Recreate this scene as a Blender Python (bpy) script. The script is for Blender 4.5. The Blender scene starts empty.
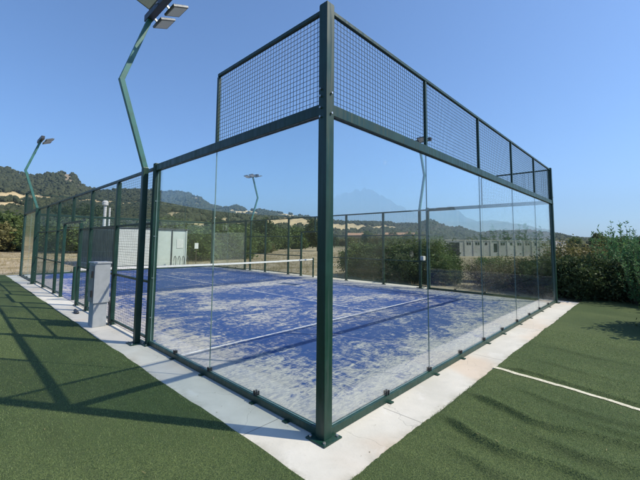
import bpy, math, random
import numpy as np
from mathutils import Vector, Matrix

random.seed(7)
rng = np.random.default_rng(11)
R = math.radians
scene = bpy.context.scene
COL = scene.collection

# ----------------------------------------------------------------------------- helpers
def link(o):
    COL.objects.link(o)
    return o

def tag(o, label=None, cat=None, group=None, kind=None):
    if label: o["label"] = label
    if cat: o["category"] = cat
    if group: o["group"] = group
    if kind: o["kind"] = kind
    return o

def empty(name, loc, label=None, cat=None, group=None):
    o = link(bpy.data.objects.new(name, None))
    o.location = loc
    o.empty_display_size = 0.2
    tag(o, label, cat, group)
    return o

def origin_of(o):
    v = Vector((0, 0, 0))
    while o is not None:
        v += o.location
        o = o.parent
    return v

class MB:
    """collects shapes in world coordinates, then links them as one mesh object"""
    def __init__(self):
        self.v = []; self.f = []; self.m = []
    def add(self, vs, fs, mi=0):
        b = len(self.v)
        self.v += [tuple(q) for q in vs]
        self.f += [tuple(b + i for i in q) for q in fs]
        self.m += [mi] * len(fs)
        return self
    def box(self, x0, x1, y0, y1, z0, z1, mi=0):
        vs = [(x0,y0,z0),(x1,y0,z0),(x1,y1,z0),(x0,y1,z0),(x0,y0,z1),(x1,y0,z1),(x1,y1,z1),(x0,y1,z1)]
        return self.add(vs, [(0,3,2,1),(4,5,6,7),(0,1,5,4),(1,2,6,5),(2,3,7,6),(3,0,4,7)], mi)
    def bar(self, a, b, w, h, up=(0,0,1), mi=0):
        a = Vector(a); b = Vector(b); d = (b - a).normalized(); up = Vector(up)
        s = d.cross(up)
        if s.length < 1e-4: s = d.cross(Vector((1,0,0)))
        s.normalize(); u = s.cross(d).normalized()
        vs = []
        for p in (a, b):
            for i, j in ((-1,-1),(1,-1),(1,1),(-1,1)):
                vs.append(p + s*(w/2*i) + u*(h/2*j))
        return self.add(vs, [(0,1,2,3),(7,6,5,4),(0,4,5,1),(1,5,6,2),(2,6,7,3),(3,7,4,0)], mi)
    def obox(self, c, ax, ay, az, sx, sy, sz, mi=0):
        c = Vector(c); ax = Vector(ax).normalized()*sx/2; ay = Vector(ay).normalized()*sy/2; az = Vector(az).normalized()*sz/2
        vs = []
        for k in (-1, 1):
            for i, j in ((-1,-1),(1,-1),(1,1),(-1,1)):
                vs.append(c + ax*i + ay*j + az*k)
        return self.add(vs, [(0,3,2,1),(4,5,6,7),(0,1,5,4),(1,2,6,5),(2,3,7,6),(3,0,4,7)], mi)
    def tube(self, pts, r, n=8, mi=0, cap=True):
        pts = [Vector(p) for p in pts]
        rs = r if isinstance(r, (list, tuple)) else [r]*len(pts)
        rings = []
        for i, p in enumerate(pts):
            d = (pts[min(i+1, len(pts)-1)] - pts[max(i-1, 0)]).normalized()
            s = d.cross(Vector((0,0,1)))
            if s.length < 1e-3: s = d.cross(Vector((0,1,0)))
            s.normalize(); u = s.cross(d)
            rings.append([p + (s*math.cos(2*math.pi*k/n) + u*math.sin(2*math.pi*k/n))*rs[i] for k in range(n)])
        vs = [q for rg in rings for q in rg]; fs = []
        for i in range(len(pts)-1):
            for k in range(n):
                k2 = (k+1) % n
                fs.append((i*n+k, i*n+k2, (i+1)*n+k2, (i+1)*n+k))
        if cap:
            fs.append(tuple(range(n-1, -1, -1))); fs.append(tuple((len(pts)-1)*n + k for k in range(n)))
        return self.add(vs, fs, mi)
    def build(self, name, mats, parent=None, bevel=0.0, smooth=False, label=None):
        if not isinstance(mats, (list, tuple)): mats = [mats]
        me = bpy.data.meshes.new(name)
        off = origin_of(parent) if parent else Vector((0,0,0))
        me.from_pydata([(q[0]-off.x, q[1]-off.y, q[2]-off.z) for q in self.v], [], self.f)
        for m in mats: me.materials.append(m)
        if len(mats) > 1: me.polygons.foreach_set("material_index", self.m)
        if smooth: me.polygons.foreach_set("use_smooth", [True]*len(me.polygons))
        me.update()
        o = link(bpy.data.objects.new(name, me))
        if parent: o.parent = parent
        if bevel:
            b = o.modifiers.new("bevel", "BEVEL"); b.width = bevel; b.segments = 2; b.limit_method = 'ANGLE'
        if label: o["label"] = label
        return o

def np_mesh(name, V, F, mats, tint=None, smooth=False):
    """V (n,3), F (m,3|4) numpy arrays"""
    me = bpy.data.meshes.new(name)
    k = F.shape[1]
    me.vertices.add(len(V)); me.vertices.foreach_set("co", np.asarray(V, np.float32).ravel())
    me.loops.add(F.size); me.loops.foreach_set("vertex_index", F.astype(np.int32).ravel())
    me.polygons.add(len(F)); me.polygons.foreach_set("loop_start", np.arange(0, F.size, k, dtype=np.int32))
    if smooth: me.polygons.foreach_set("use_smooth", np.ones(len(F), bool))
    for m in (mats if isinstance(mats, (list, tuple)) else [mats]): me.materials.append(m)
    if tint is not None:
        a = me.attributes.new("tint", 'FLOAT', 'FACE'); a.data.foreach_set("value", np.asarray(tint, np.float32))
    me.update(calc_edges=True); me.validate()
    return me

def copy_thing(o, parent=None):
    c = o.copy(); link(c)
    if parent: c.parent = parent
    for ch in list(o.children):
        copy_thing(ch, c)
    return c

# ----------------------------------------------------------------------------- materials
def new_mat(name):
    m = bpy.data.materials.new(name); m.use_nodes = True
    nt = m.node_tree; nt.nodes.clear()
    return m, nt, nt.nodes, nt.links

def N(nt, t, **kw):
    n = nt.nodes.new(t)
    for k, v in kw.items():
        if k in n.inputs.keys(): n.inputs[k].default_value = v
        else: setattr(n, k, v)
    return n

def mixc(nt, fac, a, b):
    n = nt.nodes.new("ShaderNodeMix"); n.data_type = 'RGBA'
    for sock, v in ((n.inputs[0], fac), (n.inputs[6], a), (n.inputs[7], b)):
        if isinstance(v, (int, float)): sock.default_value = v
        elif isinstance(v, tuple): sock.default_value = (*v[:3], 1)
        else: nt.links.new(v, sock)
    return n.outputs[2]

def noise(nt, scale, detail=4, rough=0.55, dist=0.0, vec=None):
    n = nt.nodes.new("ShaderNodeTexNoise")
    n.inputs["Scale"].default_value = scale; n.inputs["Detail"].default_value = detail
    n.inputs["Roughness"].default_value = rough; n.inputs["Distortion"].default_value = dist
    if vec is not None: nt.links.new(vec, n.inputs["Vector"])
    return n.outputs["Fac"]

def ramp(nt, src, stops):
    n = nt.nodes.new("ShaderNodeMapRange"); n.interpolation_type = 'SMOOTHSTEP'
    n.inputs["From Min"].default_value = stops[0]; n.inputs["From Max"].default_value = stops[1]
    if len(stops) > 2:
        n.inputs["To Min"].default_value = stops[2]; n.inputs["To Max"].default_value = stops[3]
    nt.links.new(src, n.inputs["Value"])
    return n.outputs["Result"]

def math_(nt, op, a, b=0.0):
    n = nt.nodes.new("ShaderNodeMath"); n.operation = op
    for s, v in ((n.inputs[0], a), (n.inputs[1], b)):
        if isinstance(v, (int, float)): s.default_value = v
        else: nt.links.new(v, s)
    return n.outputs[0]

def coords(nt, kind="Object"):
    return nt.nodes.new("ShaderNodeTexCoord").outputs[kind]

def principled(nt, col, rough=0.6, metal=0.0, bump=None, bstr=0.3, bdist=0.01, spec=0.5):
    p = nt.nodes.new("ShaderNodeBsdfPrincipled")
    if isinstance(col, tuple): p.inputs["Base Color"].default_value = (*col[:3], 1)
    else: nt.links.new(col, p.inputs["Base Color"])
    if isinstance(rough, (int, float)): p.inputs["Roughness"].default_value = rough
    else: nt.links.new(rough, p.inputs["Roughness"])
    p.inputs["Metallic"].default_value = metal
    p.inputs["Specular IOR Level"].default_value = spec
    if bump is not None:
        b = nt.nodes.new("ShaderNodeBump"); b.inputs["Strength"].default_value = bstr; b.inputs["Distance"].default_value = bdist
        nt.links.new(bump, b.inputs["Height"]); nt.links.new(b.outputs[0], p.inputs["Normal"])
    o = nt.nodes.new("ShaderNodeOutputMaterial"); nt.links.new(p.outputs[0], o.inputs[0])
    return p

def worn(name, c1, c2, scale=6, rough=0.5, metal=0.0, bstr=0.1, spec=0.5):
    m, nt, ns, ls = new_mat(name)
    co = coords(nt)
    n1 = noise(nt, scale, 6, 0.6, 0.3, co); n2 = noise(nt, scale*9, 3, 0.6, 0, co)
    col = mixc(nt, ramp(nt, n1, (0.35, 0.7)), c1, c2)
    principled(nt, col, ramp(nt, n1, (0.3, 0.7, rough*0.8, min(1, rough*1.25))), metal, n2, bstr, 0.004, spec)
    return m

M = {}
m, nt, ns, ls = new_mat("green_paint")
co = coords(nt); mpz = N(nt, "ShaderNodeMapping"); mpz.inputs["Scale"].default_value = (14, 14, 0.9); ls.new(co, mpz.inputs[0])
st_ = noise(nt, 2.2, 5, 0.6, 0.3, mpz.outputs[0]); n1 = noise(nt, 3, 6, 0.65, 0.3, co); n2 = noise(nt, 60, 3, 0.6, 0, co)
col = mixc(nt, ramp(nt, n1, (0.35, 0.7)), (0.004, 0.030, 0.020), (0.009, 0.046, 0.032))
col = mixc(nt, ramp(nt, st_, (0.55, 0.80, 0, 0.30)), col, (0.075, 0.095, 0.080))
col = mixc(nt, ramp(nt, n2, (0.66, 0.78, 0, 0.40)), col, (0.10, 0.11, 0.095))
principled(nt, col, ramp(nt, st_, (0.3, 0.75, 0.28, 0.60)), 0, n2, 0.08, 0.003); M["green"] = m
M["green_lit"] = worn("lit_green_paint", (0.055, 0.180, 0.155), (0.035, 0.125, 0.105), 5, 0.42)  # upper poles: their sunlit look is put into this paler green
M["wire"] = worn("green_wire", (0.006, 0.028, 0.022), (0.009, 0.035, 0.028), 20, 0.5)
M["steel"] = worn("galvanised_steel", (0.55, 0.56, 0.57), (0.42, 0.43, 0.44), 30, 0.35, 0.9)
M["black"] = worn("black_rubber", (0.012, 0.012, 0.013), (0.02, 0.02, 0.021), 20, 0.6)
M["charcoal"] = worn("charcoal_metal", (0.03, 0.035, 0.045), (0.05, 0.055, 0.065), 12, 0.45)
M["lamp_case"] = worn("grey_lamp_case", (0.16, 0.17, 0.18), (0.11, 0.12, 0.13), 20, 0.4, 0.3)
M["lamp_lens"] = worn("frosted_lamp_lens", (0.80, 0.76, 0.72), (0.66, 0.63, 0.61), 40, 0.3)
M["cab"] = worn("cabinet_grey", (0.40, 0.42, 0.43), (0.33, 0.35, 0.36), 5, 0.6)
M["cab_door_shade"] = worn("cabinet_door_shade", (0.30, 0.29, 0.27), (0.24, 0.22, 0.20), 5, 0.6)  # shade of the cabinet's left face put into a darker, browner grey
M["white"] = worn("white_paint", (0.78, 0.78, 0.76), (0.68, 0.68, 0.66), 4, 0.55)
M["tape"] = worn("white_net_tape", (0.80, 0.79, 0.76), (0.70, 0.69, 0.66), 8, 0.7)
M["cabin"] = worn("cabin_panel", (0.70, 0.74, 0.70), (0.62, 0.66, 0.62), 1.5, 0.5)
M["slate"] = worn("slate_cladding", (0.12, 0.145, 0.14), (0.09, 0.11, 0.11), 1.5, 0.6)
M["cream"] = worn("cream_render", (0.52, 0.50, 0.45), (0.38, 0.37, 0.33), 0.5, 0.9)
M["ochre"] = worn("ochre_render", (0.46, 0.35, 0.20), (0.38, 0.28, 0.16), 0.5, 0.9)
M["roof"] = worn("terracotta_tiles", (0.42, 0.25, 0.15), (0.34, 0.19, 0.11), 1.2, 0.9)
M["dark_open"] = worn("dark_window", (0.02, 0.022, 0.025), (0.03, 0.03, 0.032), 3, 0.25)
M["bark"] = worn("bark", (0.10, 0.075, 0.05), (0.06, 0.045, 0.03), 8, 0.95, 0, 0.6)
M["rock"] = worn("pale_rock", (0.42, 0.43, 0.44), (0.30, 0.31, 0.32), 4, 0.9, 0, 0.5)

# glass: a real slab, each face clear with a Fresnel reflection
m, nt, ns, ls = new_mat("clear_glass")
geo = N(nt, "ShaderNodeNewGeometry")
ior = nt.nodes.new("ShaderNodeMapRange"); ior.inputs["To Min"].default_value = 1.5; ior.inputs["To Max"].default_value = 1/1.5
ls.new(geo.outputs["Backfacing"], ior.inputs["Value"])
fr = N(nt, "ShaderNodeFresnel"); ls.new(ior.outputs[0], fr.inputs["IOR"])
tr = N(nt, "ShaderNodeBsdfTransparent"); tr.inputs[0].default_value = (0.945, 0.975, 0.97, 1)
gl = N(nt, "ShaderNodeBsdfGlossy"); gl.inputs["Roughness"].default_value = 0.0; gl.inputs[0].default_value = (1, 1, 1, 1)
mx = N(nt, "ShaderNodeMixShader"); ls.new(fr.outputs[0], mx.inputs[0]); ls.new(tr.outputs[0], mx.inputs[1]); ls.new(gl.outputs[0], mx.inputs[2])
# a thin film of dust and dried splashes
co = coords(nt); dn = noise(nt, 1.3, 6, 0.7, 0.6, co); sm = noise(nt, 5.0, 5, 0.7, 1.2, co); vob = N(nt, "ShaderNodeTexVoronoi"); vob.inputs["Scale"].default_value = 1.6; ls.new(co, vob.inputs["Vector"])
ball = math_(nt, 'MULTIPLY', ramp(nt, vob.outputs["Distance"], (0.050, 0.085, 0.10, 0.0)), ramp(nt, sm, (0.42, 0.62)))
gz = N(nt, "ShaderNodeSeparateXYZ"); ls.new(co, gz.inputs[0])
low = math_(nt, 'MULTIPLY', ramp(nt, gz.outputs[2], (0.08, 0.45, 0.10, 0.0)), ramp(nt, sm, (0.35, 0.7)))
dust = math_(nt, 'ADD', ramp(nt, dn, (0.45, 0.85, 0.002, 0.016)), math_(nt, 'ADD', ball, low))
df = N(nt, "ShaderNodeBsdfDiffuse"); df.inputs[0].default_value = (0.6, 0.6, 0.58, 1)
mx2 = N(nt, "ShaderNodeMixShader"); ls.new(dust, mx2.inputs[0]); ls.new(mx.outputs[0], mx2.inputs[1]); ls.new(df.outputs[0], mx2.inputs[2])
out = N(nt, "ShaderNodeOutputMaterial"); ls.new(mx2.outputs[0], out.inputs[0]); M["glass"] = m
M["glass_edge"] = worn("glass_edge", (0.20, 0.30, 0.29), (0.16, 0.24, 0.23), 5, 0.15)

# concrete
m, nt, ns, ls = new_mat("pale_concrete")
co = coords(nt); sep = N(nt, "ShaderNodeSeparateXYZ"); ls.new(co, sep.inputs[0])
a = noise(nt, 0.9, 7, 0.65, 0.4, co); b = noise(nt, 40, 4, 0.6, 0, co); c = noise(nt, 0.55, 3, 0.5, 0.3, co); d = noise(nt, 4.5, 7, 0.72, 0.6, co); e = noise(nt, 1.8, 5, 0.6, 1.0, co)
col = mixc(nt, ramp(nt, a, (0.35, 0.72)), (0.60, 0.575, 0.51), (0.48, 0.465, 0.41))
col = mixc(nt, ramp(nt, c, (0.52, 0.70, 0, 0.55)), col, (0.54, 0.41, 0.29))
col = mixc(nt, ramp(nt, d, (0.55, 0.76, 0, 0.40)), col, (0.40, 0.395, 0.37))
col = mixc(nt, ramp(nt, e, (0.60, 0.72, 0, 0.35)), col, (0.68, 0.67, 0.64))
col = mixc(nt, ramp(nt, b, (0.58, 0.78, 0, 0.35)), col, (0.33, 0.32, 0.30))
# hairline cracks and the pour joints every 2.5 m
vo = N(nt, "ShaderNodeTexVoronoi"); vo.feature = 'DISTANCE_TO_EDGE'; vo.inputs["Scale"].default_value = 0.55
dv_ = N(nt, "ShaderNodeVectorMath"); dv_.operation = 'ADD'; nzv = N(nt, "ShaderNodeTexNoise"); nzv.inputs["Scale"].default_value = 3.0; nzv.inputs["Detail"].default_value = 6
ls.new(co, nzv.inputs["Vector"]); sc_ = N(nt, "ShaderNodeVectorMath"); sc_.operation = 'SCALE'; sc_.inputs["Scale"].default_value = 0.35
ls.new(nzv.outputs["Color"], sc_.inputs[0]); ls.new(co, dv_.inputs[0]); ls.new(sc_.outputs[0], dv_.inputs[1]); ls.new(dv_.outputs[0], vo.inputs["Vector"])
crack = ramp(nt, vo.outputs["Distance"], (0.0006, 0.0025, 0.30, 0.0))
def joint(src, off):
    f_ = math_(nt, 'ABSOLUTE', math_(nt, 'SUBTRACT', math_(nt, 'FRACT', math_(nt, 'DIVIDE', math_(nt, 'ADD', src, off), 2.5)), 0.5))
    return ramp(nt, f_, (0.0012, 0.0030, 0.7, 0.0))
jx = math_(nt, 'MULTIPLY', joint(sep.outputs[0], 0.4), ramp(nt, sep.outputs[1], (-0.06, -0.05, 1, 0)))
jy = math_(nt, 'MULTIPLY', joint(sep.outputs[1], 0.7), ramp(nt, sep.outputs[0], (-0.06, -0.05, 1, 0)))
line_ = math_(nt, 'MAXIMUM', crack, math_(nt, 'MAXIMUM', jx, jy))
col = mixc(nt, line_, col, (0.17, 0.165, 0.15))
ex = math_(nt, 'MINIMUM', math_(nt, 'ADD', sep.outputs[0], .51), math_(nt, 'ADD', sep.outputs[1], .53))
dirt_e = math_(nt, 'MULTIPLY', ramp(nt, ex, (0.0, 0.16, 1, 0)), ramp(nt, d, (0.40, 0.62)))
col = mixc(nt, math_(nt, 'MULTIPLY', dirt_e, .4), col, (0.22, 0.21, 0.15))
principled(nt, col, 0.85, 0, math_(nt, 'SUBTRACT', b, math_(nt, 'MULTIPLY', line_, 2.0)), 0.35, 0.004); M["concrete"] = m

# court: blue artificial turf with silica sand swept in streaks
m, nt, ns, ls = new_mat("blue_court_turf")
co = coords(nt)
sep = N(nt, "ShaderNodeSeparateXYZ"); ls.new(co, sep.inputs[0])
mp = N(nt, "ShaderNodeMapping"); mp.inputs["Scale"].default_value = (1.0, 1.7, 1); mp.inputs["Rotation"].default_value = (0, 0, 0.5); ls.new(co, mp.inputs[0])
big = noise(nt, 0.5, 4, 0.55, 0.8, co)
mid = noise(nt, 1.5, 9, 0.66, 2.2, mp.outputs[0])
mp2 = N(nt, "ShaderNodeMapping"); mp2.inputs["Scale"].default_value = (1.7, 0.6, 1); mp2.inputs["Rotation"].default_value = (0, 0, -0.35); ls.new(co, mp2.inputs[0])
mid2 = noise(nt, 3.2, 8, 0.74, 2.6, mp2.outputs[0])
mp3 = N(nt, "ShaderNodeMapping"); mp3.inputs["Scale"].default_value = (0.6, 1.6, 1); mp3.inputs["Rotation"].default_value = (0, 0, 0.25); ls.new(co, mp3.inputs[0])
fine = noise(nt, 9, 7, 0.74, 2.0, mp3.outputs[0])
vfine = noise(nt, 160, 2, 0.6, 0, co)
s = math_(nt, 'ADD', math_(nt, 'MULTIPLY', big, 0.55), math_(nt, 'ADD', math_(nt, 'MULTIPLY', mid, 0.65), math_(nt, 'ADD', math_(nt, 'MULTIPLY', mid2, 0.60), math_(nt, 'MULTIPLY', fine, 0.40))))   # about 1.0 mean
dx0 = sep.outputs[0]; dx1 = math_(nt, 'SUBTRACT', 10.0, dx0); dy0 = sep.outputs[1]
edge = math_(nt, 'MINIMUM', math_(nt, 'MINIMUM', dx0, dx1), dy0)
eb = ramp(nt, edge, (0.0, 1.5, 0.165, 0.0))
netb = math_(nt, 'MULTIPLY', ramp(nt, dy0, (8.4, 9.9, 0, 0.09)), ramp(nt, dy0, (9.95, 10.2, 1, 0)))
cornerd = math_(nt, 'ADD', dx0, math_(nt, 'MULTIPLY', dy0, 1.2))
cb = ramp(nt, cornerd, (0.5, 4.0, 0.10, 0.0))
farb = ramp(nt, dy0, (9.8, 10.4, 0.03, -0.03))
s = math_(nt, 'ADD', math_(nt, 'ADD', s, eb), math_(nt, 'ADD', math_(nt, 'ADD', netb, cb), farb))
mask = ramp(nt, s, (1.085, 1.28, 0.05, 0.92))
blue = mixc(nt, ramp(nt, mid2, (0.35, 0.65)), (0.009, 0.059, 0.232), (0.030, 0.073, 0.25))
sand = mixc(nt, ramp(nt, fine, (0.35, 0.65)), (0.30, 0.30, 0.34), (0.64, 0.58, 0.50))
col = mixc(nt, mask, blue, sand)
hb = math_(nt, 'ADD', vfine, math_(nt, 'MULTIPLY', fine, 1.5))
principled(nt, col, 0.95, 0, hb, 0.5, 0.008, 0.15); M["court"] = m

m, nt, ns, ls = new_mat("white_court_line")
co = coords(nt); n1 = noise(nt, 5, 7, 0.75, 0.8, co); n2 = noise(nt, 0.7, 3, 0.6, 0.4, co)
wear = ramp(nt, math_(nt, 'ADD', n1, math_(nt, 'MULTIPLY', n2, .7)), (0.72, 1.05))
col = mixc(nt, wear, (0.72, 0.71, 0.70), (0.24, 0.26, 0.42))
principled(nt, col, 0.95, 0, noise(nt, 150, 2, 0.5, 0, co), 0.3, 0.004, 0.1); M["line"] = m

m, nt, ns, ls = new_mat("white_turf_seam")
co = coords(nt); n1 = noise(nt, 25, 5, 0.7, 0.5, co)
principled(nt, mixc(nt, ramp(nt, n1, (0.45, 0.72)), (0.60, 0.57, 0.45), (0.30, 0.30, 0.19)), 0.95, 0, n1, 0.5, 0.01, 0.1); M["seam"] = m

# lawn
m, nt, ns, ls = new_mat("artificial_grass")
co = coords(nt)
a = noise(nt, 0.5, 5, 0.6, 0.4, co); b = noise(nt, 90, 3, 0.7, 0, co); c = noise(nt, 14, 5, 0.7, 0.3, co)
col = mixc(nt, ramp(nt, a, (0.35, 0.7)), (0.072, 0.106, 0.036), (0.124, 0.160, 0.056))
col = mixc(nt, ramp(nt, c, (0.45, 0.8, 0, 0.5)), col, (0.105, 0.120, 0.060))
col = mixc(nt, ramp(nt, b, (0.35, 0.65)), col, (0.036, 0.058, 0.025))
mpl = N(nt, "ShaderNodeMapping"); mpl.inputs["Scale"].default_value = (7, 0.5, 1); mpl.inputs["Rotation"].default_value = (0, 0, 0.12); ls.new(co, mpl.inputs[0])
pile = noise(nt, 1.0, 5, 0.65, 0.4, mpl.outputs[0])
col = mixc(nt, ramp(nt, pile, (0.42, 0.75, 0, 0.45)), col, (0.045, 0.062, 0.026))
principled(nt, col, 0.9, 0, math_(nt, 'ADD', b, c), 0.6, 0.015, 0.2); M["lawn"] = m

def leaf_mat(name, c1, c2, c3=None, trans=0.35, rough=0.6):
    m, nt, ns, ls = new_mat(name)
    at = N(nt, "ShaderNodeAttribute", attribute_name="tint")
    oi = N(nt, "ShaderNodeObjectInfo")
    col = mixc(nt, at.outputs["Fac"], c1, c2)
    if c3: col = mixc(nt, math_(nt, 'MULTIPLY', oi.outputs["Random"], 0.6), col, c3)
    p = N(nt, "ShaderNodeBsdfPrincipled"); ls.new(col, p.inputs["Base Color"]); p.inputs["Roughness"].default_value = rough
    p.inputs["Specular IOR Level"].default_value = 0.25
    t = N(nt, "ShaderNodeBsdfTranslucent"); ls.new(col, t.inputs[0])
    mx = N(nt, "ShaderNodeMixShader"); mx.inputs[0].default_value = trans
    ls.new(p.outputs[0], mx.inputs[1]); ls.new(t.outputs[0], mx.inputs[2])
    o = N(nt, "ShaderNodeOutputMaterial"); ls.new(mx.outputs[0], o.inputs[0])
    return m
M["blade"] = leaf_mat("turf_fibre", (0.120, 0.190, 0.066), (0.270, 0.330, 0.140), trans=0.35)
M["straw"] = leaf_mat("dry_straw", (0.30, 0.24, 0.12), (0.42, 0.34, 0.19), trans=0.3)
M["leaf"] = leaf_mat("green_leaf", (0.065, 0.111, 0.029), (0.169, 0.221, 0.065), (0.117, 0.156, 0.052))
M["leaf_olive"] = leaf_mat("olive_leaf", (0.106, 0.119, 0.037), (0.263, 0.237, 0.094), (0.175, 0.150, 0.062))
M["leaf_dark"] = leaf_mat("dark_leaf", (0.036, 0.064, 0.024), (0.098, 0.137, 0.048), (0.063, 0.091, 0.034))
M["leaf_dry"] = leaf_mat("dry_leaf", (0.17, 0.14, 0.08), (0.32, 0.25, 0.15), (0.13, 0.14, 0.06))
M["leaf_fresh"] = leaf_mat("fresh_leaf", (0.068, 0.165, 0.060), (0.150, 0.300, 0.120), (0.105, 0.210, 0.075))
M["forest"] = leaf_mat("forest_crown", (0.024, 0.034, 0.018), (0.062, 0.070, 0.034), trans=0.0, rough=0.9)

# terrain: dry grass and earth near the court, scrub and fields on the slopes
m, nt, ns, ls = new_mat("dry_terrain")
co = coords(nt)
at = N(nt, "ShaderNodeAttribute", attribute_name="cover")
sp = N(nt, "ShaderNodeSeparateColor"); ls.new(at.outputs["Color"], sp.inputs[0])
n1 = noise(nt, 0.02, 8, 0.65, 0.5, co); n2 = noise(nt, 0.35, 7, 0.7, 0.4, co); n3 = noise(nt, 6, 5, 0.7, 0, co)
scrub = mixc(nt, ramp(nt, n2, (0.35, 0.7)), (0.060, 0.075, 0.034), (0.15, 0.14, 0.07))
field = mixc(nt, ramp(nt, n1, (0.35, 0.65)), (0.56, 0.43, 0.24), (0.46, 0.36, 0.20))
field = mixc(nt, ramp(nt, n2, (0.5, 0.8, 0, 0.4)), field, (0.30, 0.24, 0.13))
dirt = mixc(nt, ramp(nt, n2, (0.4, 0.66)), (0.40, 0.33, 0.23), (0.20, 0.16, 0.08))
dirt = mixc(nt, ramp(nt, n3, (0.5, 0.75, 0, 0.5)), dirt, (0.13, 0.12, 0.05))
rockc = mixc(nt, ramp(nt, n2, (0.4, 0.7)), (0.34, 0.26, 0.19), (0.20, 0.17, 0.12))
col = mixc(nt, sp.outputs[0], scrub, field)
col = mixc(nt, sp.outputs[1], col, dirt)
col = mixc(nt, sp.outputs[2], col, rockc)
principled(nt, col, 0.95, 0, n3, 0.5, 0.03, 0.1); M["terrain"] = m

m, nt, ns, ls = new_mat("mountain_rock")
co = coords(nt); n1 = noise(nt, 0.004, 8, 0.7, 0.4, co)
principled(nt, mixc(nt, ramp(nt, n1, (0.4, 0.6)), (0.07, 0.09, 0.05), (0.22, 0.20, 0.17)), 0.95, spec=0.1); M["mountain"] = m

# ----------------------------------------------------------------------------- camera
CAM = Vector((-2.36437, -2.20140, 1.72178))
yaw, pit, roll = 0.758551404, 0.0820161653, 0.00827344803
fw = Vector((math.cos(pit)*math.cos(yaw), math.cos(pit)*math.sin(yaw), math.sin(pit)))
rt = Vector((math.sin(yaw), -math.cos(yaw), 0)); up = rt.cross(fw)
r2 = math.cos(roll)*rt + math.sin(roll)*up; u2 = -math.sin(roll)*rt + math.cos(roll)*up
cd = bpy.data.cameras.new("camera"); cam = link(bpy.data.objects.new("camera", cd))
cam.matrix_world = Matrix(((r2.x, u2.x, -fw.x, CAM.x), (r2.y, u2.y, -fw.y, CAM.y), (r2.z, u2.z, -fw.z, CAM.z), (0, 0, 0, 1)))
cd.sensor_width = 36; cd.lens = 349.098*36/640
cd.shift_x = (320 - 322.39)/640; cd.shift_y = (213.52 - 240)/640
cd.clip_start = 0.05; cd.clip_end = 40000
scene.camera = cam

# ----------------------------------------------------------------------------- light
SUN = Vector((1.47, -2.25, 3.0)).normalized()
el = math.asin(SUN.z); az = math.atan2(SUN.x, SUN.y)
w = bpy.data.worlds.new("World"); scene.world = w; w.use_nodes = True
wn = w.node_tree; wn.nodes.clear()
sky = wn.nodes.new("ShaderNodeTexSky"); sky.sky_type = 'NISHITA'; sky.sun_disc = False
sky.sun_elevation = el; sky.sun_rotation = az
sky.altitude = 300; sky.air_density = 1.0; sky.dust_density = 1.0; sky.ozone_density = 10
bg = wn.nodes.new("ShaderNodeBackground"); bg.inputs[1].default_value = 0.15
wo = wn.nodes.new("ShaderNodeOutputWorld")
wn.links.new(sky.outputs[0], bg.inputs[0]); wn.links.new(bg.outputs[0], wo.inputs[0])
sl = bpy.data.lights.new("sun", 'SUN'); sl.energy = 4.5; sl.angle = R(0.53); sl.color = (1.0, 0.92, 0.76)
so = link(bpy.data.objects.new("sun", sl)); so.rotation_euler = SUN.to_track_quat('Z', 'Y').to_euler()
so.location = (20, -30, 40)
vs = scene.view_settings
vs.view_transform = 'Standard'; vs.look = 'None'; vs.exposure = 0.42; vs.gamma = 1.0; vs.use_curve_mapping = False
cy = scene.cycles
cy.max_bounces = 10; cy.transparent_max_bounces = 32; cy.glossy_bounces = 4; cy.diffuse_bounces = 3; cy.transmission_bounces = 4
cy.volume_bounces = 0; cy.caustics_reflective = False; cy.caustics_refractive = False
cy.sample_clamp_indirect = 6

# ----------------------------------------------------------------------------- court, kerb, lawn
b = MB(); b.box(-0.51, 10.55, -0.53, 20.6, -0.2, 0.0)
tag(b.build("concrete_slab", M["concrete"], bevel=0.01), kind="structure")
b = MB(); b.add([(0.05, 0.05, 0.006), (9.95, 0.05, 0.006), (9.95, 19.95, 0.006), (0.05, 19.95, 0.006)], [(0, 1, 2, 3)])
tag(b.build("court_surface", M["court"]), kind="structure")
def strip(x0, x1, y0, y1, z=0.010):
    b = MB(); b.add([(x0, y0, z), (x1, y0, z), (x1, y1, z), (x0, y1, z)], [(0, 1, 2, 3)])
    tag(b.build("court_line", M["line"]), kind="structure")
strip(0.06, 9.94, 3.03, 3.08); strip(0.06, 9.94, 16.92, 16.97)
strip(4.975, 5.025, 3.084, 9.9); strip(4.975, 5.025, 10.1, 16.916)

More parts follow.
